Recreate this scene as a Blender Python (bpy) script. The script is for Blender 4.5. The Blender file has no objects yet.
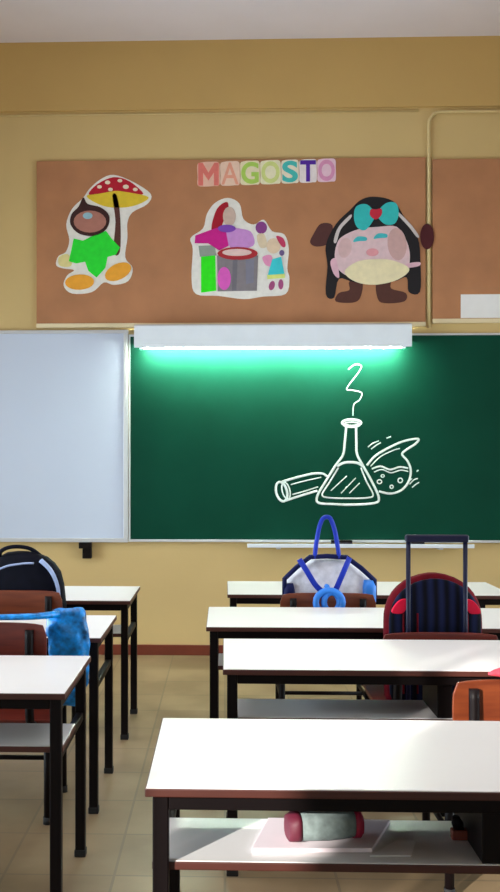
import bpy, bmesh, math, random
from mathutils import Vector, Matrix, noise
random.seed(7)
scene = bpy.context.scene
COL = scene.collection
pi = math.pi

# ------------------------------------------------------------------ camera
F, PX, HY, CAMZ, YAW = 1000.0, 191.0, 462.0, 1.12, 0.034
D = 5.80                       # distance to the board wall
cam_d = bpy.data.cameras.new('camera')
cam = bpy.data.objects.new('camera', cam_d); COL.objects.link(cam)
cam.location = (0, 0, CAMZ); cam.rotation_euler = (pi/2, 0, YAW)
cam_d.sensor_fit = 'HORIZONTAL'; cam_d.sensor_width = 36; cam_d.lens = 72
cam_d.shift_x = (250-PX)/500; cam_d.shift_y = (HY-446)/500
cam_d.clip_start = 0.05
scene.camera = cam
Rv = Vector((math.cos(YAW), math.sin(YAW), 0)); Fv = Vector((-math.sin(YAW), math.cos(YAW), 0))

def on_y(x, y, Y):             # a measured pixel as a point of the plane Y
    d = Rv*((x-PX)/F) + Fv + Vector((0, 0, 1))*((HY-y)/F)
    return Vector((0, 0, CAMZ)) + d*(Y/d.y)
def wall(x, y): return on_y(x, y, D)
def on_z(x, y, z):
    d = Rv*((x-PX)/F) + Fv + Vector((0, 0, 1))*((HY-y)/F)
    return Vector((0, 0, CAMZ)) + d*((z-CAMZ)/d.z)

# --------------------------------------------------------------- materials
def lin(c):
    r = []
    for v in c[:3]:
        v = v/255
        r.append(v/12.92 if v <= .04045 else ((v+.055)/1.055)**2.4)
    return (*r, 1)
MATS = {}
def mat(name, c, rough=.6, vary=.06, scale=12, bump=0, metal=0, spec=.5, emit=0, bscale=60):
    if name in MATS: return MATS[name]
    m = bpy.data.materials.new(name); m.use_nodes = True
    nt = m.node_tree; b = nt.nodes['Principled BSDF']
    b.inputs['Roughness'].default_value = rough; b.inputs['Metallic'].default_value = metal
    b.inputs['Specular IOR Level'].default_value = spec
    tc = nt.nodes.new('ShaderNodeTexCoord')
    n = nt.nodes.new('ShaderNodeTexNoise'); n.inputs['Scale'].default_value = scale; n.inputs['Detail'].default_value = 3
    nt.links.new(tc.outputs['Object'], n.inputs['Vector'])
    r = nt.nodes.new('ShaderNodeValToRGB')
    l = lin(c)
    r.color_ramp.elements[0].position = .3; r.color_ramp.elements[1].position = .7
    r.color_ramp.elements[0].color = (*[v*(1-vary) for v in l[:3]], 1)
    r.color_ramp.elements[1].color = (*[min(1, v*(1+vary)) for v in l[:3]], 1)
    nt.links.new(n.outputs['Fac'], r.inputs['Fac']); nt.links.new(r.outputs['Color'], b.inputs['Base Color'])
    if bump:
        n2 = nt.nodes.new('ShaderNodeTexNoise'); n2.inputs['Scale'].default_value = bscale
        nt.links.new(tc.outputs['Object'], n2.inputs['Vector'])
        bp = nt.nodes.new('ShaderNodeBump'); bp.inputs['Strength'].default_value = bump; bp.inputs['Distance'].default_value = .004
        nt.links.new(n2.outputs['Fac'], bp.inputs['Height']); nt.links.new(bp.outputs['Normal'], b.inputs['Normal'])
    if emit:
        b.inputs['Emission Color'].default_value = (*l[:3], 1); b.inputs['Emission Strength'].default_value = emit
    MATS[name] = m
    return m

def tile_mat():
    m = bpy.data.materials.new('floor_tiles'); m.use_nodes = True
    nt = m.node_tree; b = nt.nodes['Principled BSDF']
    tc = nt.nodes.new('ShaderNodeTexCoord')
    br = nt.nodes.new('ShaderNodeTexBrick')
    br.offset = 0; br.squash = 1
    br.inputs['Scale'].default_value = 1
    br.inputs['Brick Width'].default_value = .30; br.inputs['Row Height'].default_value = .30
    br.inputs['Mortar Size'].default_value = .004
    br.inputs['Color1'].default_value = lin((150, 128, 98)); br.inputs['Color2'].default_value = lin((134, 113, 86))
    br.inputs['Mortar'].default_value = lin((120, 104, 82))
    nt.links.new(tc.outputs['Object'], br.inputs['Vector'])
    n = nt.nodes.new('ShaderNodeTexNoise'); n.inputs['Scale'].default_value = 3.5; n.inputs['Detail'].default_value = 6
    nt.links.new(tc.outputs['Object'], n.inputs['Vector'])
    r = nt.nodes.new('ShaderNodeValToRGB')
    r.color_ramp.elements[0].position = .35; r.color_ramp.elements[1].position = .75
    r.color_ramp.elements[0].color = (.68, .65, .62, 1); r.color_ramp.elements[1].color = (1.1, 1.1, 1.1, 1)
    nt.links.new(n.outputs['Fac'], r.inputs['Fac'])
    mx = nt.nodes.new('ShaderNodeMix'); mx.data_type = 'RGBA'; mx.blend_type = 'MULTIPLY'; mx.inputs[0].default_value = 1
    nt.links.new(br.outputs['Color'], mx.inputs[6]); nt.links.new(r.outputs['Color'], mx.inputs[7])
    nt.links.new(mx.outputs[2], b.inputs['Base Color'])
    b.inputs['Roughness'].default_value = .38
    return m

def wood_mat(name, c1, c2, rough=.4):
    m = bpy.data.materials.new(name); m.use_nodes = True
    nt = m.node_tree; b = nt.nodes['Principled BSDF']
    tc = nt.nodes.new('ShaderNodeTexCoord'); mp = nt.nodes.new('ShaderNodeMapping')
    mp.inputs['Scale'].default_value = (2, 10, 22)
    n = nt.nodes.new('ShaderNodeTexNoise'); n.inputs['Scale'].default_value = 3; n.inputs['Detail'].default_value = 6
    nt.links.new(tc.outputs['Object'], mp.inputs['Vector']); nt.links.new(mp.outputs['Vector'], n.inputs['Vector'])
    r = nt.nodes.new('ShaderNodeValToRGB')
    r.color_ramp.elements[0].position = .3; r.color_ramp.elements[1].position = .7
    r.color_ramp.elements[0].color = lin(c1); r.color_ramp.elements[1].color = lin(c2)
    nt.links.new(n.outputs['Fac'], r.inputs['Fac']); nt.links.new(r.outputs['Color'], b.inputs['Base Color'])
    b.inputs['Roughness'].default_value = rough
    return m

def stripe_mat(name, c1, c2, freq):
    m = bpy.data.materials.new(name); m.use_nodes = True
    nt = m.node_tree; b = nt.nodes['Principled BSDF']
    tc = nt.nodes.new('ShaderNodeTexCoord')
    w = nt.nodes.new('ShaderNodeTexWave'); w.inputs['Scale'].default_value = freq; w.inputs['Distortion'].default_value = .6
    nt.links.new(tc.outputs['Object'], w.inputs['Vector'])
    r = nt.nodes.new('ShaderNodeValToRGB')
    r.color_ramp.elements[0].color = lin(c1); r.color_ramp.elements[1].color = lin(c2)
    nt.links.new(w.outputs['Fac'], r.inputs['Fac']); nt.links.new(r.outputs['Color'], b.inputs['Base Color'])
    b.inputs['Roughness'].default_value = .8; b.inputs['Specular IOR Level'].default_value = .1
    return m

M_WALL = mat('yellow_wall_paint', (210, 181, 124), .7, .03, 2.5, .08)
M_WALLHI = mat('ochre_wall_paint', (200, 164, 100), .7, .03, 2.5, .08)
M_CEIL = mat('ceiling_paint', (230, 222, 230), .8, .02, 3)
M_BASE = mat('red_brown_baseboard', (112, 48, 30), .45, .1, 8)
M_FLOOR = tile_mat()
M_CORK = mat('brown_cork', (180, 124, 86), .85, .10, 5, .25, bscale=220)
M_CREAM = mat('cream_trim', (232, 214, 176), .5, .03)
M_ALU = mat('pale_aluminium', (205, 205, 208), .4, .03, metal=.25)
M_WB = mat('whiteboard_enamel', (200, 209, 228), .35, .015, 2)
M_GREEN = mat('green_board_enamel', (9, 61, 46), .6, .12, 2.2, spec=.08)
M_CHALK = mat('white_chalk', (222, 230, 226), .9, .10, 60)
M_LAMPBODY = mat('lamp_housing_white', (226, 232, 240), .35, .02)
M_TUBE = mat('glowing_tube', (236, 255, 232), .3, 0, emit=230)
M_PIPE = mat('painted_conduit', (214, 190, 136), .6, .04)
M_WHITE = mat('white_laminate', (226, 223, 222), .3, .015, 4)
M_EDGE = mat('brown_laminate_edge', (72, 31, 22), .5, .12, 10)
M_BLACK = mat('dark_painted_steel', (15, 8, 9), .5, .10, 20, spec=.14)
M_RUBBER = mat('black_rubber', (20, 18, 18), .8)
M_WOOD = wood_mat('orange_plywood', (98, 40, 18), (124, 58, 28))
M_WOOD_SHADE = wood_mat('shaded_plywood', (88, 26, 18), (112, 38, 24))  # the same plywood with shade put into its colour
M_PAPER = mat('white_paper', (238, 236, 236), .8, .02)

# --------------------------------------------------------------- geometry
class MB:
    def __init__(s): s.v = []; s.f = []
    def add(s, vs, fs):
        o = len(s.v); s.v += [Vector(p) for p in vs]; s.f += [[i+o for i in f] for f in fs]; return s
    def box(s, x0, x1, y0, y1, z0, z1):
        return s.add([(x0,y0,z0),(x1,y0,z0),(x1,y1,z0),(x0,y1,z0),(x0,y0,z1),(x1,y0,z1),(x1,y1,z1),(x0,y1,z1)],
                     [(0,3,2,1),(4,5,6,7),(0,1,5,4),(1,2,6,5),(2,3,7,6),(3,0,4,7)])
    def tube(s, pts, r, n=10, closed=False, flat=None):
        """swept tube along pts; flat=(axis vector, thickness) squashes the section along that axis"""
        pts = [Vector(p) for p in pts]; N = len(pts); rings = []
        up = None
        for i, p in enumerate(pts):
            a = pts[(i-1) % N] if (closed or i) else p
            b = pts[(i+1) % N] if (closed or i < N-1) else p
            t = (b-a)
            if t.length < 1e-9: t = Vector((0, 0, 1))
            t.normalize()
            if flat:
                w = flat[0].normalized(); u = t.cross(w)
                if u.length < 1e-6: u = Vector((1, 0, 0))
                u.normalize(); rr = r if not callable(r) else r(i/(N-1))
                ring = [p + u*(math.cos(2*pi*k/n)*rr) + w*(math.sin(2*pi*k/n)*flat[1]) for k in range(n)]
            else:
                if up is None:
                    up = Vector((0, 0, 1)) if abs(t.z) < .9 else Vector((0, 1, 0))
                u = t.cross(up); u.normalize(); w = u.cross(t); w.normalize(); up = w
                rr = r if not callable(r) else r(i/(N-1))
                ring = [p + u*(math.cos(2*pi*k/n)*rr) + w*(math.sin(2*pi*k/n)*rr) for k in range(n)]
            rings.append(ring)
        vs = [q for ring in rings for q in ring]; fs = []
        for i in range(N if closed else N-1):
            j = (i+1) % N
            for k in range(n):
                fs.append((i*n+k, i*n+(k+1) % n, j*n+(k+1) % n, j*n+k))
        if not closed:
            fs.append(tuple(range(n-1, -1, -1))); fs.append(tuple((N-1)*n+k for k in range(n)))
        return s.add(vs, fs)
    def prism(s, pts, y0, y1):
        """outline in XZ extruded from y0 (front) to y1"""
        n = len(pts)
        vs = [(p[0], y0, p[1]) for p in pts] + [(p[0], y1, p[1]) for p in pts]
        fs = [tuple(range(n)), tuple(range(2*n-1, n-1, -1))] + [(i, i+n, (i+1) % n+n, (i+1) % n) for i in range(n)]
        return s.add(vs, fs)
    def loft(s, rings, n=32, axis='z', wob=0, wf=8, seed=0):
        """rings: (t, cx, cy, a, b, e): superellipse sections along an axis"""
        vs = []; fs = []
        for (t, cx, cy, a, b, e) in rings:
            for k in range(n):
                th = 2*pi*k/n; c, q = math.cos(th), math.sin(th)
                x = cx + a*math.copysign(abs(c)**(2/e), c); y = cy + b*math.copysign(abs(q)**(2/e), q)
                p = Vector((x, y, t)) if axis == 'z' else (Vector((t, x, y)) if axis == 'x' else Vector((x, t, y)))
                if wob: p = p + noise.noise_vector(p*wf + Vector((seed, 3.1, seed)))*wob
                vs.append(p)
        R = len(rings)
        for i in range(R-1):
            for k in range(n):
                fs.append((i*n+k, i*n+(k+1) % n, (i+1)*n+(k+1) % n, (i+1)*n+k))
        fs.append(tuple(range(n-1, -1, -1))); fs.append(tuple((R-1)*n+k for k in range(n)))
        return s.add(vs, fs)
    def build(s, name, m, parent=None, smooth=False, bevel=0, seg=2, loc=None):
        me = bpy.data.meshes.new(name); me.from_pydata([tuple(p) for p in s.v], [], s.f)
        bm = bmesh.new(); bm.from_mesh(me); bmesh.ops.recalc_face_normals(bm, faces=bm.faces); bm.to_mesh(me); bm.free()
        if smooth:
            for p in me.polygons: p.use_smooth = len(p.vertices) <= 4
        me.materials.append(m)
        o = bpy.data.objects.new(name, me); COL.objects.link(o)
        if parent: o.parent = parent
        if loc: o.location = loc
        if bevel:
            bv = o.modifiers.new('bevel', 'BEVEL'); bv.width = bevel; bv.segments = seg; bv.limit_method = 'ANGLE'
        return o

def tag(o, label=None, cat=None, group=None, kind=None):
    if label: o['label'] = label
    if cat: o['category'] = cat
    if group: o['group'] = group
    if kind: o['kind'] = kind
    return o
def thing(name, loc, label, cat, group=None, rz=0):
    o = bpy.data.objects.new(name, None); COL.objects.link(o)
    o.location = loc; o.rotation_euler = (0, 0, rz); o.empty_display_size = .1
    return tag(o, label, cat, group)
def copy_tree(o, parent=None):
    c = o.copy(); COL.objects.link(c)
    if parent: c.parent = parent
    for ch in list(o.children): copy_tree(ch, c)
    return c
def smooth_path(pts, closed=False, k=6):
    P = [Vector(p) for p in pts]; n = len(P); out = []
    for i in range(n if closed else n-1):
        if closed: a, b, c, d = P[(i-1) % n], P[i], P[(i+1) % n], P[(i+2) % n]
        else: a, b, c, d = P[max(i-1, 0)], P[i], P[i+1], P[min(i+2, n-1)]
        for j in range(k):
            t = j/k
            out.append(.5*((2*b) + (c-a)*t + (2*a-5*b+4*c-d)*t*t + (3*b-a-3*c+d)*t**3))
    if not closed: out.append(P[-1])
    return out

# ----------------------------------------------------------------- setting
XL, XR, YB, ZC = -3.2, 3.6, -3.4, 1.12 + (HY-41.5)*D/1000
def struct(mb, name, m, bevel=0):
    return tag(mb.build(name, m, bevel=bevel), kind='structure')
struct(MB().box(XL-.2, XR+.2, YB-.2, D+.2, -.1, 0), 'floor', M_FLOOR)
struct(MB().box(XL-.2, XR+.2, YB-.2, D+.2, ZC, ZC+.1), 'ceiling', M_CEIL)
struct(MB().box(XL-.2, XR+.2, D, D+.2, 0, ZC), 'wall_back', M_WALL)
struct(MB().box(XR, XR+.2, YB-.2, D, 0, ZC), 'wall_right', M_WALL)
struct(MB().box(XL, XR, YB-.2, YB, 0, ZC), 'wall_front', M_WALL)
WY0, WY1, WZ0, WZ1 = -2.98, -2.22, 1.75, 2.75     # the window the sun comes through
wl = MB()
wl.box(XL-.2, XL, YB-.2, WY0, 0, ZC).box(XL-.2, XL, WY1, D, 0, ZC)
wl.box(XL-.2, XL, WY0, WY1, 0, WZ0).box(XL-.2, XL, WY0, WY1, WZ1, ZC)
struct(wl, 'wall_left', M_WALL)
wf = MB()
for (a, b, c, d) in ((WY0, WY1, WZ0, WZ0+.04), (WY0, WY1, WZ1-.04, WZ1), (WY0, WY0+.04, WZ0, WZ1), (WY1-.04, WY1, WZ0, WZ1),
                     (-2.495, -2.415, WZ0, WZ1)):
    wf.box(XL-.13, XL-.09, a, b, c, d)
struct(wf, 'window_1', M_CREAM)
zb = wall(250, 645).z
struct(MB().box(XL, XR, D-.014, D, 0, zb), 'baseboard_back', M_BASE, .003)
# shallow painted beam under the ceiling
zbeam = wall(225, 110).z
struct(MB().box(XL, XR, D-.022, D, zbeam, ZC), 'trim_1', M_WALLHI)

# ------------------------------------------------------------- wall things
p0, p1 = wall(37, 162), wall(425, 323)
bb = thing('bulletin_board', (( p0.x+p1.x)/2, D, p1.z), 'wide brown cork board carrying the three paper figures and the letters', 'bulletin board', 'brown cork boards above the chalkboard')
w, h = p1.x-p0.x, p0.z-p1.z
MB().box(-w/2, w/2, -.018, -.002, .004, h).build('cork_panel', M_CORK, bb, bevel=.003)
MB().box(-w/2, w/2, -.026, -.002, -.020, .004).build('bottom_frame', M_CREAM, bb, bevel=.002)
BBF = .018
q0, q1 = wall(432, 160), wall(432, 320)
bb2 = thing('bulletin_board', (q0.x+.75, D, q1.z), 'brown cork board right of the vertical cable duct, with one blank white sheet', 'bulletin board', 'brown cork boards above the chalkboard')
MB().box(-.75, .75, -.018, -.002, .004, q0.z-q1.z).build('cork_panel', M_CORK, bb2, bevel=.003)
MB().box(-.75, .75, -.026, -.002, -.020, .004).build('bottom_frame', M_CREAM, bb2, bevel=.002)
a, b = wall(460, 295), wall(460, 318.5)
tag(MB().box(0, .30, 0, .0022, b.z-a.z, 0).build('paper_sheet', M_PAPER, loc=(a.x, D-.0202, a.z)),
    'blank white sheet at the foot of the right cork board', 'paper')

# cable ducts (painted): a vertical drop that bends to the right
zc = wall(470, 112).z; xd = wall(428.5, 200).x; zlow = wall(428, 328).z
path = [(xd, 0, zlow), (xd, 0, zc-.10)] + [(xd+.07-.07*math.cos(t), 0, zc-.07+.07*math.sin(t)) for t in [i*pi/16 for i in range(1, 9)]] + [(XR-.02, 0, zc)]
o = MB().tube(path, .0095, 10).build('cable_duct', M_PIPE, smooth=True, loc=(0, D-.0105, 0))
tag(o, 'yellow painted cable duct dropping between the two cork boards and bending right', 'cable duct')
zc2 = wall(225, 113.5).z
o = MB().tube([(XL+.02, 0, zc2), (xd-.06, 0, zc2)], .0045, 8).build('wall_cable', M_PIPE, smooth=True, loc=(0, D-.0055, 0))
tag(o, 'thin yellow painted cable running level under the beam, left of the duct', 'cable')

# whiteboard
p0, p1 = wall(0, 331), wall(128.5, 542)
xw0, xw1 = -2.55, p1.x
wb = thing('whiteboard', ((xw0+xw1)/2, D, p1.z), 'white dry-erase board in a pale metal frame left of the chalkboard', 'whiteboard')
w, h = xw1-xw0, p0.z-p1.z
MB().box(-w/2+.02, w/2-.02, -.022, 0, .02, h-.02).build('writing_surface', M_WB, wb)
fr = MB()
fr.box(-w/2, w/2, -.032, 0, 0, .024).box(-w/2, w/2, -.032, 0, h-.02, h).box(-w/2, -w/2+.03, -.032, 0, .024, h-.02).box(w/2-.026, w/2, -.032, 0, .024, h-.02)
fr.build('frame', M_ALU, wb, bevel=.003)
a = wall(86, 543); b = wall(86, 559)
br = MB().box(-.036, .036, -.05, 0, -.035, 0).box(-.015, .036, -.045, 0, -(a.z-b.z), -.035)
tag(br.build('wall_bracket', M_BLACK, loc=(a.x, D, p1.z), bevel=.003), 'small black bracket holding the lower edge of the whiteboard', 'bracket')

# chalkboard
p0, p1 = wall(130, 335), wall(130, 541.5)
xc0, xc1 = wall(129, 400).x, 2.35
cbx = (xc0+xc1)/2
cb = thing('chalkboard', (cbx, D, p1.z), 'long dark green chalkboard with a white flask drawing', 'chalkboard')
w, h = xc1-xc0, p0.z-p1.z
MB().box(-w/2+.008, w/2-.008, -.020, 0, .012, h-.008).build('writing_surface', M_GREEN, cb)
fr = MB().box(-w/2, w/2, -.028, 0, 0, .014).box(-w/2, w/2, -.026, 0, h-.012, h).box(-w/2, -w/2+.010, -.026, 0, .014, h-.012).box(w/2-.02, w/2, -.026, 0, .014, h-.012)
fr.build('frame', M_ALU, cb, bevel=.002)
CB0 = Vector((cbx, D, p1.z))
def cpt(u, v):                 # crop coordinates of the drawing -> board local
    p = on_y(270+u/3.125, 355+v/3.125, D-.02) - CB0
    return (p.x, -.0203, p.z)
WY = Vector((0, 1, 0))
def strokes(name, lst, parent=cb):
    mb = MB()
    for pts, wd, sm, cl in lst:
        P = [cpt(*q) for q in pts]
        if sm: P = smooth_path(P, cl, 6)
        mb.tube(P, wd, 8, closed=cl, flat=(WY, .0012))
    return mb.build(name, M_CHALK, parent, smooth=True)
def ell(cx, cy, rx, ry, rot=0, n=20):
    c, s = math.cos(rot), math.sin(rot)
    return [(cx+rx*math.cos(t)*c-ry*math.sin(t)*s, cy+rx*math.cos(t)*s+ry*math.sin(t)*c) for t in [2*pi*i/n for i in range(n)]]
S = .0062
strokes('chalk_vapour', [([(245,45),(265,30),(285,34),(276,55),(240,104),(258,110),(286,118),(280,140),(262,155),(259,190)], .0034, True, False)])
strokes('chalk_conical_flask', [
    (ell(255,212,30,10), .007, False, True), (ell(255,218,26,8), .004, False, True),
    ([(238,225),(234,270),(228,312),(205,345),(172,398),(148,440),(152,462),(200,466),(250,468),(325,463),(340,446),(318,395),(290,345),(272,310),(270,270),(269,225)], .0068, True, False),
    ([(210,347),(230,337),(255,335),(275,338),(290,347)], .0075, True, False),
    ([(214,352),(186,398),(163,436),(185,446),(250,448),(305,446),(322,436),(300,392),(284,352)], .0045, True, False),
    ([(190,424),(214,402),(240,378)], .003, True, False), ([(222,432),(245,408),(268,384)], .003, True, False), ([(248,432),(262,418),(280,400)], .003, True, False)])
strokes('chalk_test_tube', [
    (ell(36,427,17,31,-.25), .007, False, True), (ell(50,424,12,27,-.25), .004, False, True),
    ([(38,396),(90,381),(135,371),(165,371),(178,380)], .0065, True, False), ([(46,456),(95,440),(148,424)], .0065, True, False),
    ([(65,405),(110,393),(160,382)], .0035, True, False), ([(70,436),(110,425),(150,412)], .0035, True, False)])
strokes('chalk_retort', [
    ([(303,345),(326,318),(360,296),(405,274),(440,264),(464,263),(454,278),(425,297),(413,311),(430,332),(440,362),(432,398),(408,424),(375,433),(340,426)], .0062, True, False),
    ([(314,348),(345,318),(385,298),(406,292)], .0032, True, False),
    ([(318,356),(345,348),(375,358),(405,350),(432,354)], .0050, True, False), ([(325,366),(350,358),(378,368),(408,360),(432,364)], .0032, True, False),
    (ell(342,396,7,6), .0035, False, True), (ell(380,412,5,5), .0035, False, True), (ell(407,392,7,7), .0035, False, True), (ell(352,378,5,4), .003, False, True)])
for q in [
    ([(306,288),(318,278),(330,272)], .0034, True, False), ([(316,294),(332,282),(346,274)], .0034, True, False), ([(322,276),(340,268)], .003, False, False),
    ([(364,260),(378,255)], .0035, False, False), ([(458,364),(464,360)], .0035, False, False),
    ([(436,404),(450,390),(462,386)], .0034, True, False), ([(444,414),(456,404),(466,398)], .0034, True, False), ([(430,398),(444,386)], .003, False, False)]:
    strokes('chalk_tick_mark', [q])

# chalk ledge under the board with what lies on it
a, b = wall(247, 543), wall(470, 547)
lz = a.z
lg = thing('chalk_ledge', ((a.x+b.x)/2, D, lz), 'narrow white chalk ledge on the wall below the chalkboard', 'ledge')
w = b.x-a.x
MB().box(-w/2, w/2, -.10, 0, -.012, -.004).build('tray', M_LAMPBODY, lg, bevel=.002)
MB().box(-w/2, w/2, -.104, -.096, -.018, .004).build('lip', M_LAMPBODY, lg, bevel=.002)
for sx in (-1, 1):
    MB().box(sx*w*.36-.012, sx*w*.36+.012, -.07, 0, -.03, -.012).build('mounting_bracket', M_ALU, lg)
for (x0, x1, lab, m, hh) in ((331, 352, 'dark chalk eraser on the ledge right of the blue bag handle', mat('dark_felt', (52, 40, 52), .9), .026),
                            (411, 424, 'small dark eraser on the ledge inside the trolley handle', mat('dark_felt', (52, 40, 52), .9), .018)):
    u0, u1 = on_y(x0, 543, D-.05), on_y(x1, 543, D-.05)
    e = thing('board_eraser', ((u0.x+u1.x)/2, D-.055, lz-.004), lab, 'board eraser', 'erasers on the chalk ledge')
    ww = (u1.x-u0.x)/2
    MB().box(-ww, ww, -.02, .02, 0, hh*.5).build('felt_pad', m, e, bevel=.002)
    MB().box(-ww, ww, -.018, .018, hh*.5, hh).build('grip', M_BLACK, e, bevel=.003)

# lamp over the chalkboard
LY = D-.15
a, b = on_y(134, 324, LY), on_y(412, 346.5, LY)
lamp = thing('board_lamp', ((a.x+b.x)/2, D, b.z), 'long white fluorescent lamp lighting the top of the chalkboard', 'lamp')
w = (b.x-a.x)/2; h = a.z-b.z
# a bent sheet reflector: top, front face and end caps
sec = [(-.15, 0), (-.15, h*.93), (-.13, h), (-.02, h), (-.02, h-.01), (-.125, h-.012), (-.142, h*.9), (-.142, 0)]
mb = MB(); n = len(sec)
vs = [(-w, y, z) for y, z in sec] + [(w, y, z) for y, z in sec]
mb.add(vs, [tuple(range(n)), tuple(range(2*n-1, n-1, -1))] + [(i, (i+1) % n, (i+1) % n+n, i+n) for i in range(n)])
mb.build('housing', M_LAMPBODY, lamp, bevel=.0015)
for sx in (-1, 1):
    MB().box(min(sx*w, sx*(w-.012)), max(sx*w, sx*(w-.012)), -.142, -.03, h*.25, h-.012).build('end_cap', M_LAMPBODY, lamp)
    MB().box(sx*w*.7-.02, sx*w*.7+.02, -.06, 0, h-.04, h-.012).build('wall_mount', M_LAMPBODY, lamp)
MB().box(-w+.02, w-.02, -.125, -.07, h*.42, h-.012).build('ballast_tray', M_LAMPBODY, lamp, bevel=.004)
for sx in (-1, 1):
    MB().box(sx*(w-.04)-.012, sx*(w-.04)+.012, -.117, -.083, -.006, h*.45).build('tube_socket', M_LAMPBODY, lamp, bevel=.002)
MB().tube([(-w+.05, -.100, .010), (w-.05, -.100, .010)], .013, 12).build('fluorescent_tube', M_TUBE, lamp, smooth=True)

# ------------------------------------------------------- paper letters
FRONT = D-BBF+.0004
def paper(name, c): return mat('paper_'+name, c, .85, .06, 30)
letters = [('M', (228,122,112), (236,190,170), 'salmon letter M, first of the paper letters on the cork board'),
           ('A', (236,164,140), (240,206,186), 'peach letter A between the salmon M and the lime G'),
           ('G', (176,212,96), (238,226,190), 'lime green paper letter G, third on the cork board'),
           ('O', (214,222,140), (238,232,200), 'pale yellow-green letter O between the lime G and the teal S'),
           ('S', (74,190,186), (240,228,206), 'teal paper letter S left of the purple T'),
           ('T', (84,36,160), (238,226,226), 'purple paper letter T, darkest of the letters'),
           ('O', (222,150,190), (236,200,216), 'mauve pink letter O, last of the paper letters')]
xs = [197, 220, 240, 260, 281, 299, 317, 336]
for i, (ch, c, cc, lab) in enumerate(letters):
    yb = 186.5 - i*.75; yt = 162 - i*.55
    A, B = on_y(xs[i]+.3, yt, FRONT), on_y(xs[i+1]-.3, yb, FRONT)
    cx, cz = (A.x+B.x)/2, (A.z+B.z)/2; ww, hh = B.x-A.x, A.z-B.z
    L = thing('paper_letter', (cx, FRONT, cz), lab, 'paper letter', 'paper letters spelling the banner')
    nm = ('pink' if ch == 'M' else ch.lower())+str(i)
    out = smooth_path([(-.48*ww,0,-.44*hh),(-.2*ww,0,-.5*hh),(.25*ww,0,-.48*hh),(.49*ww,0,-.42*hh),(.5*ww,0,.1*hh),(.46*ww,0,.46*hh),(.1*ww,0,.5*hh),(-.3*ww,0,.48*hh),(-.5*ww,0,.38*hh),(-.49*ww,0,-.1*hh)], True, 4)
    MB().prism([(p.x, p.z) for p in out], -.0015, 0).build('card', paper('card'+nm, cc), L)
    if ch == 'M':
        P = [(-.46,-.46),(-.46,.46),(-.26,.46),(0,.06),(.26,.46),(.46,.46),(.46,-.46),(.24,-.46),(.24,.06),(0,-.26),(-.24,.06),(-.24,-.46)]
        MB().prism([(x*ww, z_*hh) for x, z_ in P], -.0030, -.0015).build('letter_face', paper('letter'+nm, c), L)
        continue
    fc = bpy.data.curves.new('letter_face', 'FONT'); fc.body = ch; fc.align_x = 'CENTER'; fc.align_y = 'CENTER'
    fc.size = 1; fc.offset = .008 if ch in 'MA' else .03; fc.extrude = .5
    tmp = bpy.data.objects.new('letter_tmp', fc); COL.objects.link(tmp)
    bpy.context.view_layer.update()
    me = bpy.data.meshes.new_from_object(tmp.evaluated_get(bpy.context.evaluated_depsgraph_get()))
    bpy.data.objects.remove(tmp)
    vx = [v.co.x for v in me.vertices]; vy = [v.co.y for v in me.vertices]
    mx0, mx1, my0, my1 = min(vx), max(vx), min(vy), max(vy)
    for v in me.vertices:
        x = ((v.co.x-mx0)/(mx1-mx0)-.5)*ww*.90; z = ((v.co.y-my0)/(my1-my0)-.5)*hh*.90
        v.co = (x, -.0024 - v.co.z*.0014, z)
    me.materials.clear(); me.materials.append(paper('letter'+nm, c))
    bm = bmesh.new(); bm.from_mesh(me); bmesh.ops.recalc_face_normals(bm, faces=bm.faces); bm.to_mesh(me); bm.free()
    ob = bpy.data.objects.new('letter_face', me); COL.objects.link(ob); ob.parent = L

# ------------------------------------------------------- paper cut-outs
class Cut:
    def __init__(s, name, label, cat, ox, oy, sc, anchor):
        s.f = lambda u, v: on_y(ox+u/sc, oy+v/sc, D-BBF-.0003)
        s.o = s.f(*anchor)
        s.root = thing(name, (s.o.x, D-BBF-.0003, s.o.z), label, cat, 'paper figures on the cork board')
        s.lv = 0
    def piece(s, name, pts, m, level, sm=True, parent=None, lab=None):
        P = [s.f(*q)-s.o for q in pts]
        P = [Vector((p.x, 0, p.z)) for p in P]
        if sm: P = smooth_path(P, True, 4)
        y1 = -.0016*level; y0 = y1-.0016
        ob = MB().prism([(p.x, p.z) for p in P], y0, y1).build(name, m, parent or s.root)
        if lab: ob['label'] = lab
        return ob
WHITEP = paper('backing', (236, 232, 226))
g = Cut('gnome_cutout', 'paper cut-out gnome in green leaves under a red mushroom', 'paper cut-out', 50, 165, 4.545, (220, 580))
g.piece('backing_sheet', [(290,45),(380,78),(458,132),(442,178),(375,215),(352,262),(352,330),(342,420),(376,468),(355,528),(290,545),(245,534),(190,578),(100,584),(62,548),(78,502),(110,478),(60,470),(28,455),(38,415),(72,395),(88,340),(74,270),(100,200),(150,150),(180,108),(230,65)], WHITEP, 0)
g.piece('sleeve', [(40,420),(80,405),(100,440),(90,462),(45,458)], paper('pale_yellow', (232,218,150)), 1)
g.piece('mushroom_stalk', [(284,140),(306,145),(320,250),(318,395),(288,395),(298,260)], paper('dark_brown', (92,50,44)), 1)
cap = g.piece('mushroom_cap', [(176,134),(215,88),(290,56),(362,75),(425,132),(360,126),(300,118),(240,128)], paper('red', (188,16,44)), 1)
for (u, v, r) in ((225,100,8),(262,80,9),(318,72,8),(275,112,8),(345,100,10),(388,112,8)):
    g.piece('cap_spot', ell(u, v, r*1.4, r, 0, 10), paper('cream', (240,224,200)), 2, False, parent=cap)
g.piece('mushroom_gills', [(166,142),(240,128),(300,118),(360,126),(448,146),(405,178),(330,194),(240,186)], paper('yellow', (228,196,50)), 1)
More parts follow.
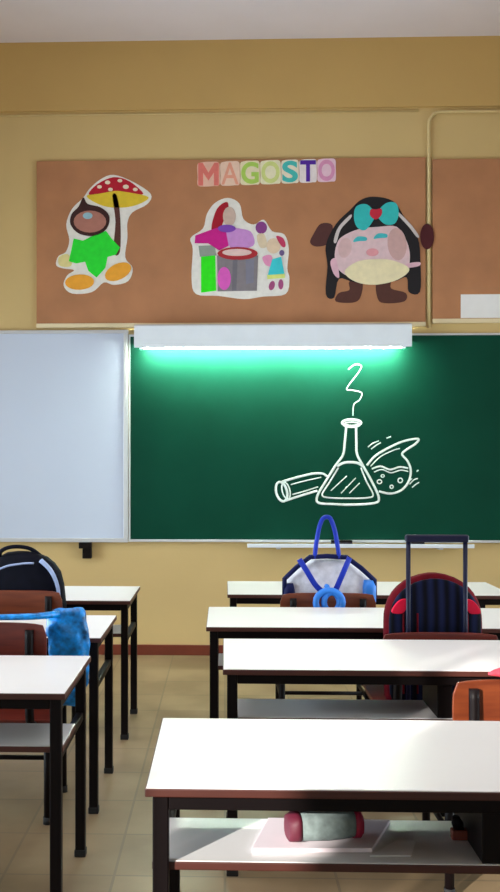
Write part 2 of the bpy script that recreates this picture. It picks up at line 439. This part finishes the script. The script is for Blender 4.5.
g.piece('hood', [(152,148),(172,178),(230,193),(270,232),(258,290),(205,322),(135,314),(94,272),(98,225),(130,190)], paper('hood_brown', (58,26,26)), 2)
fc_ = g.piece('face', ell(182,258,74,50), paper('tan_pink', (176,118,104)), 3, False)
g.piece('nose', ell(172,232,22,15), paper('pale_blue', (150,190,205)), 4, False, parent=fc_)
g.piece('leaf_coat', [(108,335),(150,345),(190,325),(255,300),(280,335),(318,375),(300,408),(262,418),(252,468),(212,512),(175,482),(160,440),(120,448),(86,438),(98,385)], paper('bright_green', (36,226,52)), 2, False)
g.piece('shoe', ell(135,533,66,35,-.05), paper('orange', (242,168,52)), 3, False)
g.piece('shoe', ell(310,486,64,36,-.45), paper('orange', (242,168,52)), 3, False)

c = Cut('pot_scene_cutout', 'paper cut-out of a red-hooded woman and a child at a grey pot', 'paper cut-out', 180, 150, 3.125, (190, 460))
c.piece('backing_sheet', [(150,150),(186,168),(198,215),(230,233),(262,218),(288,254),(326,264),(340,310),(335,370),(342,402),(330,450),(260,458),(200,466),(120,456),(50,450),(36,400),(40,310),(33,275),(72,245),(84,200),(110,165)], WHITEP, 0)
c.piece('red_hood', [(115,185),(148,163),(150,200),(135,225),(122,255),(98,248)], paper('dark_red', (170,14,40)), 1)
c.piece('face', ell(154,208,20,30), paper('beige', (212,184,170)), 2, False)
c.piece('lilac_dress', [(146,248),(200,248),(226,262),(228,300),(160,308)], paper('lilac', (206,146,214)), 1)
c.piece('magenta_sleeve', [(96,250),(140,236),(152,300),(122,314),(88,292),(46,292),(48,268)], paper('magenta', (204,22,140)), 2, False)
c.piece('violet_scarf', ell(146,246,28,12), paper('violet', (128,70,180)), 3, False)
c.piece('grey_sleeve', [(58,300),(108,298),(114,330),(62,334)], paper('sage', (150,160,150)), 1, False)
c.piece('green_skirt', [(66,334),(110,329),(113,440),(66,446)], paper('vivid_green', (44,240,20)), 1, False)
pt = c.piece('pot', [(116,330),(244,330),(240,440),(118,442)], paper('grey', (136,128,134)), 2, False)
c.piece('pot_shade', [(165,345),(180,342),(176,440),(162,440)], paper('mid_grey', (116,112,122)), 3, False, parent=pt)
c.piece('pot_shade', [(205,345),(232,342),(230,415),(206,420)], paper('blue_grey', (130,128,146)), 3, False, parent=pt)
c.piece('pink_sock', ell(138,402,21,36), paper('orchid', (226,96,196)), 3, False)
c.piece('pot_rim', ell(180,324,63,20), paper('brick_red', (176,40,50)), 3, False)
c.piece('pot_content', ell(178,321,46,11), paper('pale_pink', (232,200,196)), 4, False)
c.piece('grape_bunch', ell(254,243,18,19), paper('plum', (140,64,140)), 1, False)
c.piece('arm', [(240,268),(262,262),(272,300),(250,304)], paper('oat', (226,206,176)), 1)
c.piece('child_face', ell(292,300,22,24), paper('skin', (230,204,176)), 1, False)
c.piece('child_bonnet', [(300,270),(322,276),(330,300),(318,302)], paper('rose_red', (200,60,100)), 2)
c.piece('child_bun', ell(318,322,8,9), paper('slate', (110,90,140)), 2, False)
c.piece('child_sleeve', [(258,335),(285,330),(290,362),(268,360)], paper('pink', (232,150,190)), 2)
c.piece('child_skirt', [(288,342),(316,334),(326,388),(274,392)], paper('turquoise', (60,204,216)), 3, False)
c.piece('skirt_hem', [(272,391),(327,387),(328,400),(273,404)], paper('lemon', (222,232,130)), 3, False)
c.piece('child_leg', ell(287,424,9,15,.3), paper('mulberry', (170,80,130)), 1, False)
c.piece('child_leg', ell(315,420,8,16), paper('mulberry', (170,80,130)), 1, False)

k = Cut('chestnut_girl_cutout', 'paper cut-out girl face with dark hair and a turquoise bow', 'paper cut-out', 300, 185, 3.571, (260, 420))
DK = paper('near_black', (24,18,24)); BR = paper('boot_brown', (84,46,38))
k.piece('boot', [(176,345),(222,345),(216,400),(190,420),(128,416),(138,386),(176,375)], BR, 0)
k.piece('boot', [(274,345),(322,342),(326,370),(378,386),(372,416),(300,422),(276,402)], BR, 0)
k.piece('hand', [(116,145),(75,138),(50,172),(36,205),(60,220),(104,206)], paper('mitten_brown', (82,44,42)), 0)
k.piece('hand', ell(453,185,25,46), paper('mitten_maroon', (74,16,24)), 4, False, lab='dark maroon mitten on the right')
hair = k.piece('hair', [(215,55),(262,42),(332,58),(372,115),(420,188),(430,280),(428,382),(388,382),(380,330),(330,345),(200,348),(140,335),(122,402),(92,390),(98,290),(92,215),(128,140),(180,88)], DK, 1)
k.piece('hair_edge', [(120,200),(136,152),(178,108),(182,118),(146,158),(130,205)], paper('pale_edge', (206,196,196)), 2)
k.piece('hair_edge', [(352,98),(396,142),(424,182),(416,186),(388,150),(348,106)], paper('pale_edge', (206,196,196)), 2)
fa = k.piece('face', [(150,185),(210,158),(280,150),(345,150),(382,205),(392,262),(375,310),(300,330),(190,330),(140,305),(124,260),(130,215)], paper('face_pink', (226,194,200)), 2)
k.piece('cheek', ell(346,212,34,58,-.1), paper('cheek_tan', (206,166,164)), 3, False)
k.piece('cheek', ell(160,225,24,36,.2), paper('cheek_pink', (218,180,182)), 3, False)
k.piece('ear', [(108,275),(128,265),(140,330),(120,318)], paper('ear_pink', (226,180,196)), 3)
k.piece('ear', [(380,282),(426,276),(424,290),(380,296)], paper('ear_pink', (226,180,196)), 3)
for u, v in ((213,195),(286,184)):
    k.piece('eye', [(u-24,v+8),(u-8,v-10),(u+22,v-8),(u+24,v+4),(u,v+6)], paper('eye_teal', (70,186,196)), 3)
k.piece('nose', ell(258,241,22,14), paper('nose_pink', (226,154,162)), 3, False)
k.piece('mouth_paper', [(158,312),(200,276),(260,266),(330,270),(390,300),(350,338),(270,357),(200,347)], paper('cream_mouth', (238,224,184)), 4)
k.piece('bow_loop', [(268,104),(238,70),(200,78),(192,118),(204,152),(232,162),(258,132)], paper('bow_teal', (50,190,190)), 3)
k.piece('bow_loop', [(272,102),(306,66),(342,66),(352,104),(338,138),(306,142),(280,120)], paper('bow_teal', (50,190,190)), 3)
k.piece('bow_knot', [(270,88),(290,86),(290,108),(270,124),(250,110),(252,88)], paper('bow_red', (196,34,60)), 4)

# ----------------------------------------------------------------- desks
DW, DD, DH, SH = 1.20, .47, .563, .427
def make_desk():
    r = thing('school_desk', (0, 0, 0), None, 'desk', 'white topped double desks')
    t = MB().box(-DW/2+.002, DW/2-.002, -DD/2+.002, DD/2-.002, DH-.006, DH).build('tabletop', M_WHITE, r, bevel=.0015)
    MB().box(-DW/2, DW/2, -DD/2, DD/2, DH-.016, DH-.0015).build('edge_band', M_EDGE, t, bevel=.002)
    lw = .028; ix, iy = DW/2-.012-lw/2, DD/2-.015-lw/2
    for sx in (-1, 1):
        for sy in (-1, 1):
            l = MB().box(sx*ix-lw/2, sx*ix+lw/2, sy*iy-lw/2, sy*iy+lw/2, .012, DH-.016).build('leg', M_BLACK, r, bevel=.003)
            MB().box(sx*ix-lw/2-.002, sx*ix+lw/2+.002, sy*iy-lw/2-.002, sy*iy+lw/2+.002, 0, .02).build('rubber_foot', M_RUBBER, l, bevel=.002)
    for sy in (-1, 1):
        MB().box(-ix+lw/2, ix-lw/2, sy*iy-.012, sy*iy+.012, DH-.043, DH-.016).build('apron_rail', M_BLACK, r, bevel=.002)
    for sx in (-1, 1):
        MB().box(sx*ix-.012, sx*ix+.012, -iy+lw/2, iy-lw/2, DH-.043, DH-.016).build('side_rail', M_BLACK, r, bevel=.002)
        MB().box(sx*ix-.010, sx*ix+.010, -iy+lw/2, iy-lw/2, SH-.038, SH-.016).build('shelf_rail', M_BLACK, r, bevel=.002)
    MB().box(-ix, ix, -.045, -.025, SH-.038, SH-.016).build('shelf_crossbar', M_BLACK, r, bevel=.002)
    s = MB().box(-DW/2+.012, DW/2-.012, -.203, .008, SH-.005, SH).build('book_shelf', M_WHITE, r, bevel=.0015)
    MB().box(-DW/2+.010, DW/2-.010, -.205, .010, SH-.016, SH-.0015).build('edge_band', M_EDGE, s, bevel=.002)
    MB().box(-.02, .02, -.20, .005, SH, DH-.016).build('divider', M_BLACK, r, bevel=.002)
    return r
desk = make_desk()
R = .006
DESKS = [(-.137, 1.94, 1, 'nearest white desk on the right, sunlit, with papers and a case on its shelf'),
         (-.006, 2.925, 1, 'second white desk in the right row, behind the nearest one'),
         (-.064, 3.615, 1, 'third white desk in the right row, between the trolley bag and the hooped bag'),
         (.010, 4.45, 1, 'farthest white desk in the right row, beyond the blue-handled bag'),
         (-.385, 2.63, -1, 'nearest white desk in the left row, in front of the dark chair back'),
         (-.393, 3.39, -1, 'middle white desk in the left row, partly behind the blue bag'),
         (-.380, 4.24, -1, 'farthest white desk in the left row, near the wall beyond the black backpack')]
for i, (xe, y, side, lab) in enumerate(DESKS):
    o = desk if i == 0 else copy_tree(desk)
    o.location = (xe + side*DW/2, y, 0); o.rotation_euler = (0, 0, 0)
    o['label'] = lab
    if i not in (0, 4):      # these shelves sit a little further in
        for ch in o.children:
            if ch.name.startswith('book_shelf'): ch.scale.x = .95

# ---------------------------------------------------------------- chairs
def make_chair(top, wood, loc, lab, rz=0, cw=.375):
    r = thing('school_chair', loc, lab, 'chair', 'small wooden school chairs', rz)
    w = cw/2
    # backrest: gently curved plywood panel with rounded corners
    mb = MB(); nx, nz = 14, 5; hgt = .145; vs = []; th = .010
    for side in (0, 1):
        for j in range(nz+1):
            for i in range(nx+1):
                u = i/nx*2-1; v = j/nz
                inset = .012*(abs(2*v-1)**4)
                x = u*(w-inset)
                vs.append((x, -.012*u*u*0 + .014*(1-u*u) + (th if side else 0), top-hgt+v*hgt - .006*(abs(u)**6)*(1 if v > .5 else -1)))
    fs = []; K = (nx+1)*(nz+1)
    for j in range(nz):
        for i in range(nx):
            a = j*(nx+1)+i
            fs.append((a, a+1, a+nx+2, a+nx+1)); fs.append((K+a, K+a+nx+1, K+a+nx+2, K+a+1))
    rim = [i for i in range(nx+1)] + [j*(nx+1)+nx for j in range(1, nz+1)] + [nz*(nx+1)+i for i in range(nx-1, -1, -1)] + [j*(nx+1) for j in range(nz-1, 0, -1)]
    for q in range(len(rim)):
        a, b = rim[q], rim[(q+1) % len(rim)]
        fs.append((a, K+a, K+b, b))
    mb.add(vs, fs); mb.build('backrest', wood, r, bevel=.002)
    # seat
    pts = smooth_path([(-w+.02, .06, 0), (w-.02, .06, 0), (w, .09, 0), (w, .38, 0), (w-.03, .415, 0), (-w+.03, .415, 0), (-w, .38, 0), (-w, .09, 0)], True, 4)
    n = len(pts)
    MB().add([(p.x, p.y, .318) for p in pts]+[(p.x, p.y, .330) for p in pts], [tuple(range(n-1, -1, -1)), tuple(range(n, 2*n))] + [(i, (i+1) % n, (i+1) % n+n, i+n) for i in range(n)]).build('seat', wood, r, bevel=.003)
    px = w-.052; lx = w-.014
    for s in (-1, 1):
        MB().tube([(s*lx, .10, .006), (s*lx, .10, .306)], .0125, 10).build('leg', M_BLACK, r, smooth=True)
        MB().tube([(s*lx, .10, 0), (s*lx, .10, .022)], .0145, 10).build('rubber_foot', M_RUBBER, r, smooth=True)
        MB().tube([(s*lx, .40, .006), (s*lx, .395, .306)], .0115, 10).build('leg', M_BLACK, r, smooth=True)
        MB().tube([(s*lx, .40, 0), (s*lx, .40, .022)], .0135, 10).build('rubber_foot', M_RUBBER, r, smooth=True)
        MB().tube([(s*lx, .10, .306), (s*lx, .395, .306)], .011, 10).build('seat_rail', M_BLACK, r, smooth=True)
        MB().tube([(s*lx, .10, .16), (s*lx, .397, .16)], .008, 8).build('stretcher', M_BLACK, r, smooth=True)
        bp = [(s*px, .10, .306), (s*px, .035, .325), (s*px, .004, .36), (s*px, -.004, top-.15), (s*px, -.001, top-.020)]
        MB().tube(smooth_path(bp, False, 4), .0135, 10).build('back_post', M_BLACK, r, smooth=True)
    MB().tube([(-lx, .10, .296), (lx, .10, .296)], .010, 8).build('seat_rail', M_BLACK, r, smooth=True)
    MB().tube([(-lx, .25, .16), (lx, .25, .16)], .008, 8).build('stretcher', M_BLACK, r, smooth=True)
    return r
make_chair(.629, M_WOOD, (-.806, 3.78, 0), 'orange wooden chair on the left with the black backpack on its seat')
make_chair(.636, M_WOOD_SHADE, (-.722, 2.98, 0), 'wooden chair with shade put into its colour, behind the nearest left desk, beside the blue bag')
make_chair(.607, M_WOOD, (.402, 3.92, 0), 'orange wooden chair holding the white bag with blue handles')
make_chair(.578, M_WOOD_SHADE, (.682, 3.186, 0), 'wooden chair under the red and navy trolley backpack')
make_chair(.578, M_WOOD, (.752, 2.50, 0), 'orange wooden chair behind the nearest right desk, red cloth on top')

# ---------------------------------------------------------- black backpack
M_BP = mat('black_navy_nylon', (8, 9, 22), .7, .25, 30, .3, spec=.1)
M_PIPING = mat('pale_blue_piping', (150, 165, 205), .6)
b = thing('backpack', (-.797, 3.902, .3375), 'black navy backpack with pale piping on the left orange chair', 'backpack')
prof = [(0, .150, .070), (.02, .165, .078), (.10, .170, .080), (.22, .172, .080), (.30, .166, .076), (.35, .152, .068), (.385, .130, .060), (.41, .100, .050), (.425, .060, .034), (.431, .02, .012)]
MB().loft([(z, 0, 0, a, d, 3.2) for z, a, d in prof], 36, wob=.006, wf=14).build('body', M_BP, b, smooth=True)
arc = [(-.165, -.072, .22), (-.12, -.082, .33), (-.06, -.078, .375), (.01, -.073, .390), (.06, -.066, .392)]
MB().tube(smooth_path(arc), .004, 8).build('piping', M_PIPING, b, smooth=True)
arc2 = [(.085, -.058, .402), (.125, -.068, .365), (.150, -.068, .31), (.157, -.064, .25), (.158, -.062, .15)]
MB().tube(smooth_path(arc2), lambda t: .010-.004*t, 8).build('piping', M_PIPING, b, smooth=True)
hd = [(-.085, -.02, .40), (-.075, -.03, .435), (-.03, -.03, .452), (.03, -.02, .446), (.07, -.01, .420), (.085, 0, .395)]
MB().tube(smooth_path(hd), .008, 8).build('grab_handle', M_BP, b, smooth=True)
for s in (-1, 1):
    MB().tube(smooth_path([(s*.07, .070, .37), (s*.09, .088, .30), (s*.10, .086, .18), (s*.12, .076, .05)]), .016, 8, flat=(Vector((0, 1, 0)), .005)).build('shoulder_strap', M_BP, b, smooth=True)

# --------------------------------------------------------------- blue bag
M_BLUE = mat('bright_blue_nylon', (0, 122, 204), .34, .75, 34, .8, bscale=30, spec=.5)
M_BLUED = mat('deep_blue_cord', (20, 70, 170), .6)
bag = thing('drawstring_bag', (-.484, 3.08, .36), 'shiny bright blue bag hanging from the left chair by the desks', 'bag')
rings = []
for i in range(25):
    t = i/24; z = .01 + t*.295
    a = .032 + .031*math.sin(min(1, t*2.0)*pi/2); a = a if t < .93 else a*(1-.25*(t-.93)/.07)
    d = .024 + .010*math.sin(t*pi); d = d if t < .9 else d*(1-.6*(t-.9)/.1)
    rings.append((z, .006*math.sin(t*5), 0, a, d, 2.8))
MB().loft(rings, 40, wob=.011, wf=24, seed=2).build('pouch', M_BLUE, bag, smooth=True)
st = [(-.03, -.02, .292), (-.06, -.06, .294), (-.10, -.090, .295), (-.15, -.096, .294), (-.205, -.094, .293), (-.235, -.055, .285), (-.225, -.04, .22), (-.17, -.025, .18), (-.10, -.01, .20), (-.055, 0, .24)]
MB().tube(smooth_path(st), lambda t: .011-.005*t, 10).build('strap', M_BLUE, bag, smooth=True)

# ------------------------------------------------------ white and blue tote
M_MESH = mat('white_mesh_fabric', (206, 206, 216), .8, .14, 40, .4)
M_BT = mat('royal_blue_trim', (16, 44, 160), .5, .15, spec=.25)
M_LB = mat('sky_blue_strap', (36, 120, 214), .5, .15)
M_NAVY = mat('navy_trim', (12, 18, 66), .6, .1, spec=.15)
T = thing('tote_bag', (.410, 4.055, .3355), 'white bag with blue trim and a tall blue handle on a chair', 'bag')
def tp(x, y, Y=3.97): q = on_y(x, y, Y); return Vector((q.x-.415, Y-4.05, q.z-.33))
rings = []
for (z, a) in ((0, .150), (.02, .162), (.10, .168), (.20, .172), (.26, .175), (.30, .174), (.322, .166), (.345, .136), (.368, .106), (.385, .082), (.395, .066)):
    rings.append((z, .006, 0, a, .072*(1-.5*max(0, z-.26)/.13), 3))
MB().loft(rings, 36, wob=.004, wf=12).build('body', M_MESH, T, smooth=True)
FY = -.068
rim = [(-.172, -.055, .245), (-.173, -.058, .318), (-.125, -.058, .365), (-.070, -.045, .405), (0, -.042, .408), (.075, -.045, .404), (.132, -.058, .362), (.184, -.058, .314), (.184, -.055, .245)]
MB().tube(rim, .010, 8).build('rim_trim', M_NAVY, T, smooth=True)
loop = [(-.052, -.045, .40), (-.046, -.045, .46), (-.034, -.042, .53), (-.020, -.04, .568), (-.004, -.04, .577), (.012, -.04, .568), (.028, -.042, .52), (.038, -.045, .46), (.046, -.045, .40)]
MB().tube(smooth_path([(x, y, z if z < .41 else .40+(z-.40)*.93) for x, y, z in loop]), .009, 10).build('carry_handle', M_BT, T, smooth=True)
for pts in ([(-.115, -.066, .398), (-.085, -.088, .35), (-.05, -.090, .295), (-.015, -.095, .265)], [(.085, -.062, .405), (.062, -.088, .36), (.04, -.090, .31), (.02, -.095, .265)]):
    MB().tube(smooth_path(pts), .011, 10, flat=(Vector((0, 1, 0)), .005)).build('front_strap', M_BT, T, smooth=True)
# light blue buckle loops that hang over the chair back
for cx, rx in ((-.006, .052), (.004, .030)):
    lp = [(cx+rx*math.cos(t), -.150-.010*rx/.052, .240+(.046 if rx > .04 else .038)*math.sin(t)) for t in [2*pi*i/20 for i in range(20)]]
    MB().tube(lp, .0125, 10, closed=True).build('hanging_loop', M_LB, T, smooth=True)
MB().tube([(-.01, -.098, .295), (-.01, -.125, .297), (-.005, -.15, .278)], .010, 8).build('hanging_strap', M_LB, T, smooth=True)
MB().loft([(.20, .158, -.048, .024, .028, 3), (.23, .162, -.05, .028, .032, 3), (.29, .164, -.05, .026, .030, 3), (.315, .162, -.048, .018, .022, 3)], 18).build('side_pocket', M_LB, T, smooth=True)
MB().loft([(.20, -.148, -.048, .022, .026, 3), (.23, -.152, -.05, .024, .030, 3), (.275, -.154, -.05, .022, .028, 3), (.30, -.152, -.048, .014, .02, 3)], 18).build('side_pocket', M_NAVY, T, smooth=True)

# ------------------------------------------------------- trolley backpack
M_REDF = mat('dark_red_fabric', (92, 8, 22), .8, .2, 30, .3, spec=.1)
M_HOT = mat('hot_red_patch', (206, 16, 56), .7, .1, spec=.2)
M_NVS = stripe_mat('navy_ribbed_fabric', (7, 7, 16), (22, 28, 60), 9)
tb = thing('trolley_backpack', (.682, 3.316, .331), 'red and navy trolley backpack with its navy pull handle raised', 'backpack')
def arch(W, H, d, y0, e=3.0, z0=0):
    rs = [(z0, 0, y0, W*.93, d*.85, e), (z0+.02, 0, y0, W*.98, d, e)]
    for q in (.2, .35, .5, .62): rs.append((z0+(H-z0)*q, 0, y0, W, d, e))
    zs = z0+(H-z0)*.62
    for t in (.15, .3, .45, .6, .72, .83, .91, .965, .995):
        rs.append((zs+(H-zs)*t, 0, y0, W*math.sqrt(max(.0004, 1-t**2.3)), d*(.35+.65*math.sqrt(1-t*t)), e))
    return rs
MB().loft(arch(.160, .425, .046, .0), 40).build('body', M_REDF, tb, smooth=True)
MB().loft(arch(.149, .410, .022, -.040, 3.4, .015), 40).build('back_panel', M_NVS, tb, smooth=True)
for s in (-1, 1):
    pts = smooth_path([(s*.096, 0, .346), (s*.122, 0, .338), (s*.143, 0, .304), (s*.122, 0, .298), (s*.104, 0, .303), (s*.093, 0, .325)], True, 4)
    MB().prism([(p.x, p.z) for p in pts], -.064, -.030).build('shoulder_patch', M_HOT, tb, bevel=.006, seg=3)
for x in (-.105, -.06, .10):
    MB().tube(smooth_path([(x, -.061, .04), (x, -.0625, .2), (x, -.061, .30)]), .003, 6).build('piping', M_REDF, tb, smooth=True)
M_HAN = mat('navy_handle_metal', (16, 18, 46), .45, .1, spec=.25)
hx0, hx1 = -.092, .090; zt = .545
hp = [(hx0, -.072, .03), (hx0, -.072, zt-.02), (hx0+.012, -.072, zt), (hx1-.012, -.072, zt), (hx1, -.072, zt-.02), (hx1, -.072, .03)]
for x in (hx0, hx1):
    MB().tube([(x, -.073, .02), (x, -.073, zt-.012)], .0075, 10).build('handle_tube', M_HAN, tb, smooth=True)
MB().box(hx0-.010, hx1+.010, -.085, -.061, zt-.014, zt+.010).build('handle_grip', M_HAN, tb, bevel=.006, seg=3)
for s in (-1, 1):
    MB().tube([(s*.13-.012, .02, .02), (s*.13+.012, .02, .02)], .020, 16).build('wheel', M_RUBBER, tb, smooth=True)

# -------------------------------------------------- red cloth on the chair
M_RC = mat('coral_red_cloth', (222, 66, 84), .8, .35, 26, .5, bscale=40)
rc = []
for i in range(15):
    t = i/14; x = .655 + t*.24
    e = math.sin(min(1, min(t, 1-t)*5)*pi/2)
    rc.append((x, 2.517, .578+.015+.003*math.sin(9*t), .020*e+.004, .009*e+.003, 2.4))
o = MB().loft(rc, 24, axis='x', wob=.004, wf=30).build('cloth', M_RC, smooth=True)
tag(o, 'crumpled coral red cloth lying on the nearest right chair back', 'cloth')

# --------------------------------------------- things on the nearest shelf
z = SH
def shelf_pt(x, y): return on_z(x, y, SH)
# open exercise book / sheets
def sheet(name, pix, lab, cat, m, th=.004, grp=None):
    P = [on_z(px_, py_, SH) for px_, py_ in pix]
    c0 = sum(P, Vector())/len(P)
    mb = MB(); n = len(P)
    mb.add([(p.x-c0.x, p.y-c0.y, 0) for p in P]+[(p.x-c0.x, p.y-c0.y, th) for p in P],
           [tuple(range(n-1, -1, -1)), tuple(range(n, 2*n))]+[(i, (i+1) % n, (i+1) % n+n, i+n) for i in range(n)])
    o = mb.build(name, m, bevel=.0008, loc=(c0.x, c0.y, SH+.0006))
    return tag(o, lab, cat, grp)
M_PNK = mat('pale_pink_paper', (240, 226, 232), .8, .03)
sheet('exercise_book', [(252, 853), (372, 853), (390, 824), (268, 822)], 'pale exercise book lying under the pencil case on the shelf', 'book', M_PNK, .008)
sheet('paper_sheet', [(370, 857), (411, 857), (416, 842), (397, 841)], 'loose white sheet right of the pencil case on the shelf', 'paper', M_PAPER, .002)
# pencil case
M_PC = mat('grey_green_fabric', (122, 136, 134), .7, .25, 60, .3)
M_PCD = mat('crimson_fabric', (150, 20, 56), .6, .15)
pa, pb = on_z(287, 846, SH+.008), on_z(364, 843, SH+.008)
pc = thing('pencil_case', ((pa.x+pb.x)/2, (pa.y+pb.y)/2+.030, SH+.0087), 'grey pencil case with crimson ends on the nearest desk shelf', 'pencil case', rz=.20)
L = (pb.x-pa.x)/2
MB().loft([(-L*.70, 0, .026, .028, .024, 2.8), (-L*.5, 0, .027, .033, .026, 2.6), (0, 0, .028, .034, .027, 2.6), (L*.5, 0, .027, .033, .026, 2.6), (L*.74, 0, .027, .031, .025, 2.6)], 24, axis='x', wob=.003, wf=25).build('body', M_PC, pc, smooth=True)
MB().loft([(-L*.69, 0, .026, .030, .0255, 3), (-L*.80, 0, .025, .030, .0245, 3), (-L*.98, 0, .022, .026, .021, 3), (-L, 0, .021, .020, .016, 3)], 24, axis='x').build('end_panel', mat('maroon_fabric', (92, 16, 40), .6, .15), pc, smooth=True)
MB().loft([(L*.73, 0, .027, .0335, .0265, 2.6), (L*.90, 0, .027, .0335, .0265, 2.6)], 24, axis='x').build('end_ring', M_PCD, pc, smooth=True)
MB().loft([(L*.88, 0, .027, .031, .0245, 2.6), (L*.97, 0, .026, .027, .021, 2.6), (L, 0, .025, .018, .014, 2.4)], 24, axis='x').build('end_cap', M_PCD, pc, smooth=True)
MB().tube([(-L*.66, -.004, .0520), (0, -.004, .0560), (L*.70, -.004, .0525)], .0035, 8).build('zip', mat('dark_zip', (60, 40, 50), .5), pc, smooth=True)
# little orange-brown box with dark scissors-like loop standing at the right
ob = on_z(465, 845, SH)
sx = thing('eraser_block', (ob.x, ob.y+.03, SH), 'small red-brown block with a dark top near the shelf divider', 'eraser')
MB().box(-.018, .018, -.010, .010, 0, .018).build('block', mat('red_brown_rubber', (120, 48, 28), .7), sx, bevel=.002)
MB().loft([(.018, -.004, 0, .010, .007, 2.2), (.030, -.007, 0, .011, .007, 2.2), (.042, -.010, 0, .006, .005, 2)], 14).build('cap', M_BLACK, sx, smooth=True)

# --------------------------------------------------------------- lighting
world = bpy.data.worlds.new('world'); scene.world = world; world.use_nodes = True
bg = world.node_tree.nodes['Background']; bg.inputs[0].default_value = (.75, .86, 1, 1); bg.inputs[1].default_value = 1.0
def area(name, loc, rot, sx_, sy_, power, color):
    l = bpy.data.lights.new(name, 'AREA'); l.shape = 'RECTANGLE'; l.size = sx_; l.size_y = sy_; l.energy = power; l.color = color
    o = bpy.data.objects.new(name, l); COL.objects.link(o); o.location = loc; o.rotation_euler = rot
    return o
COOL = (.74, .90, 1)
for o in (area('left_fill_light', (XL+.05, 3.1, 1.10), (0, -pi/2, 0), 1.6, 3.6, 106, COOL),  # added fill light; the wall has no opening here
          area('right_fill_light', (XR-.05, 3.1, 1.10), (0, pi/2, 0), 1.6, 3.6, 68, COOL),  # added fill from the right, in front of a solid wall
          area('rear_fill_light', (.2, YB+.06, 1.2), (pi/2, 0, 0), 5.5, 1.5, 14, COOL),  # weak added fill from behind the camera, no window there
          area('overhead_fill_light', (0, 2.9, ZC-.12), (0, 0, 0), 4.5, 2.6, 38, (.98, .92, .90))):  # added overhead fill without any fixture
    o.data.spread = math.radians(110)
sun = bpy.data.lights.new('sun', 'SUN'); sun.energy = 8.5; sun.angle = .009; sun.color = (1, .95, .88)
so = bpy.data.objects.new('sun', sun); COL.objects.link(so)
so.rotation_euler = Vector((.57, .76, -.30)).to_track_quat('-Z', 'Y').to_euler()
so.location = (-8, -9, 6)

vs_ = scene.view_settings
scene.display_settings.display_device = 'sRGB'
vs_.view_transform = 'Standard'; vs_.look = 'None'; vs_.gamma = 1; vs_.exposure = 0; vs_.use_curve_mapping = False
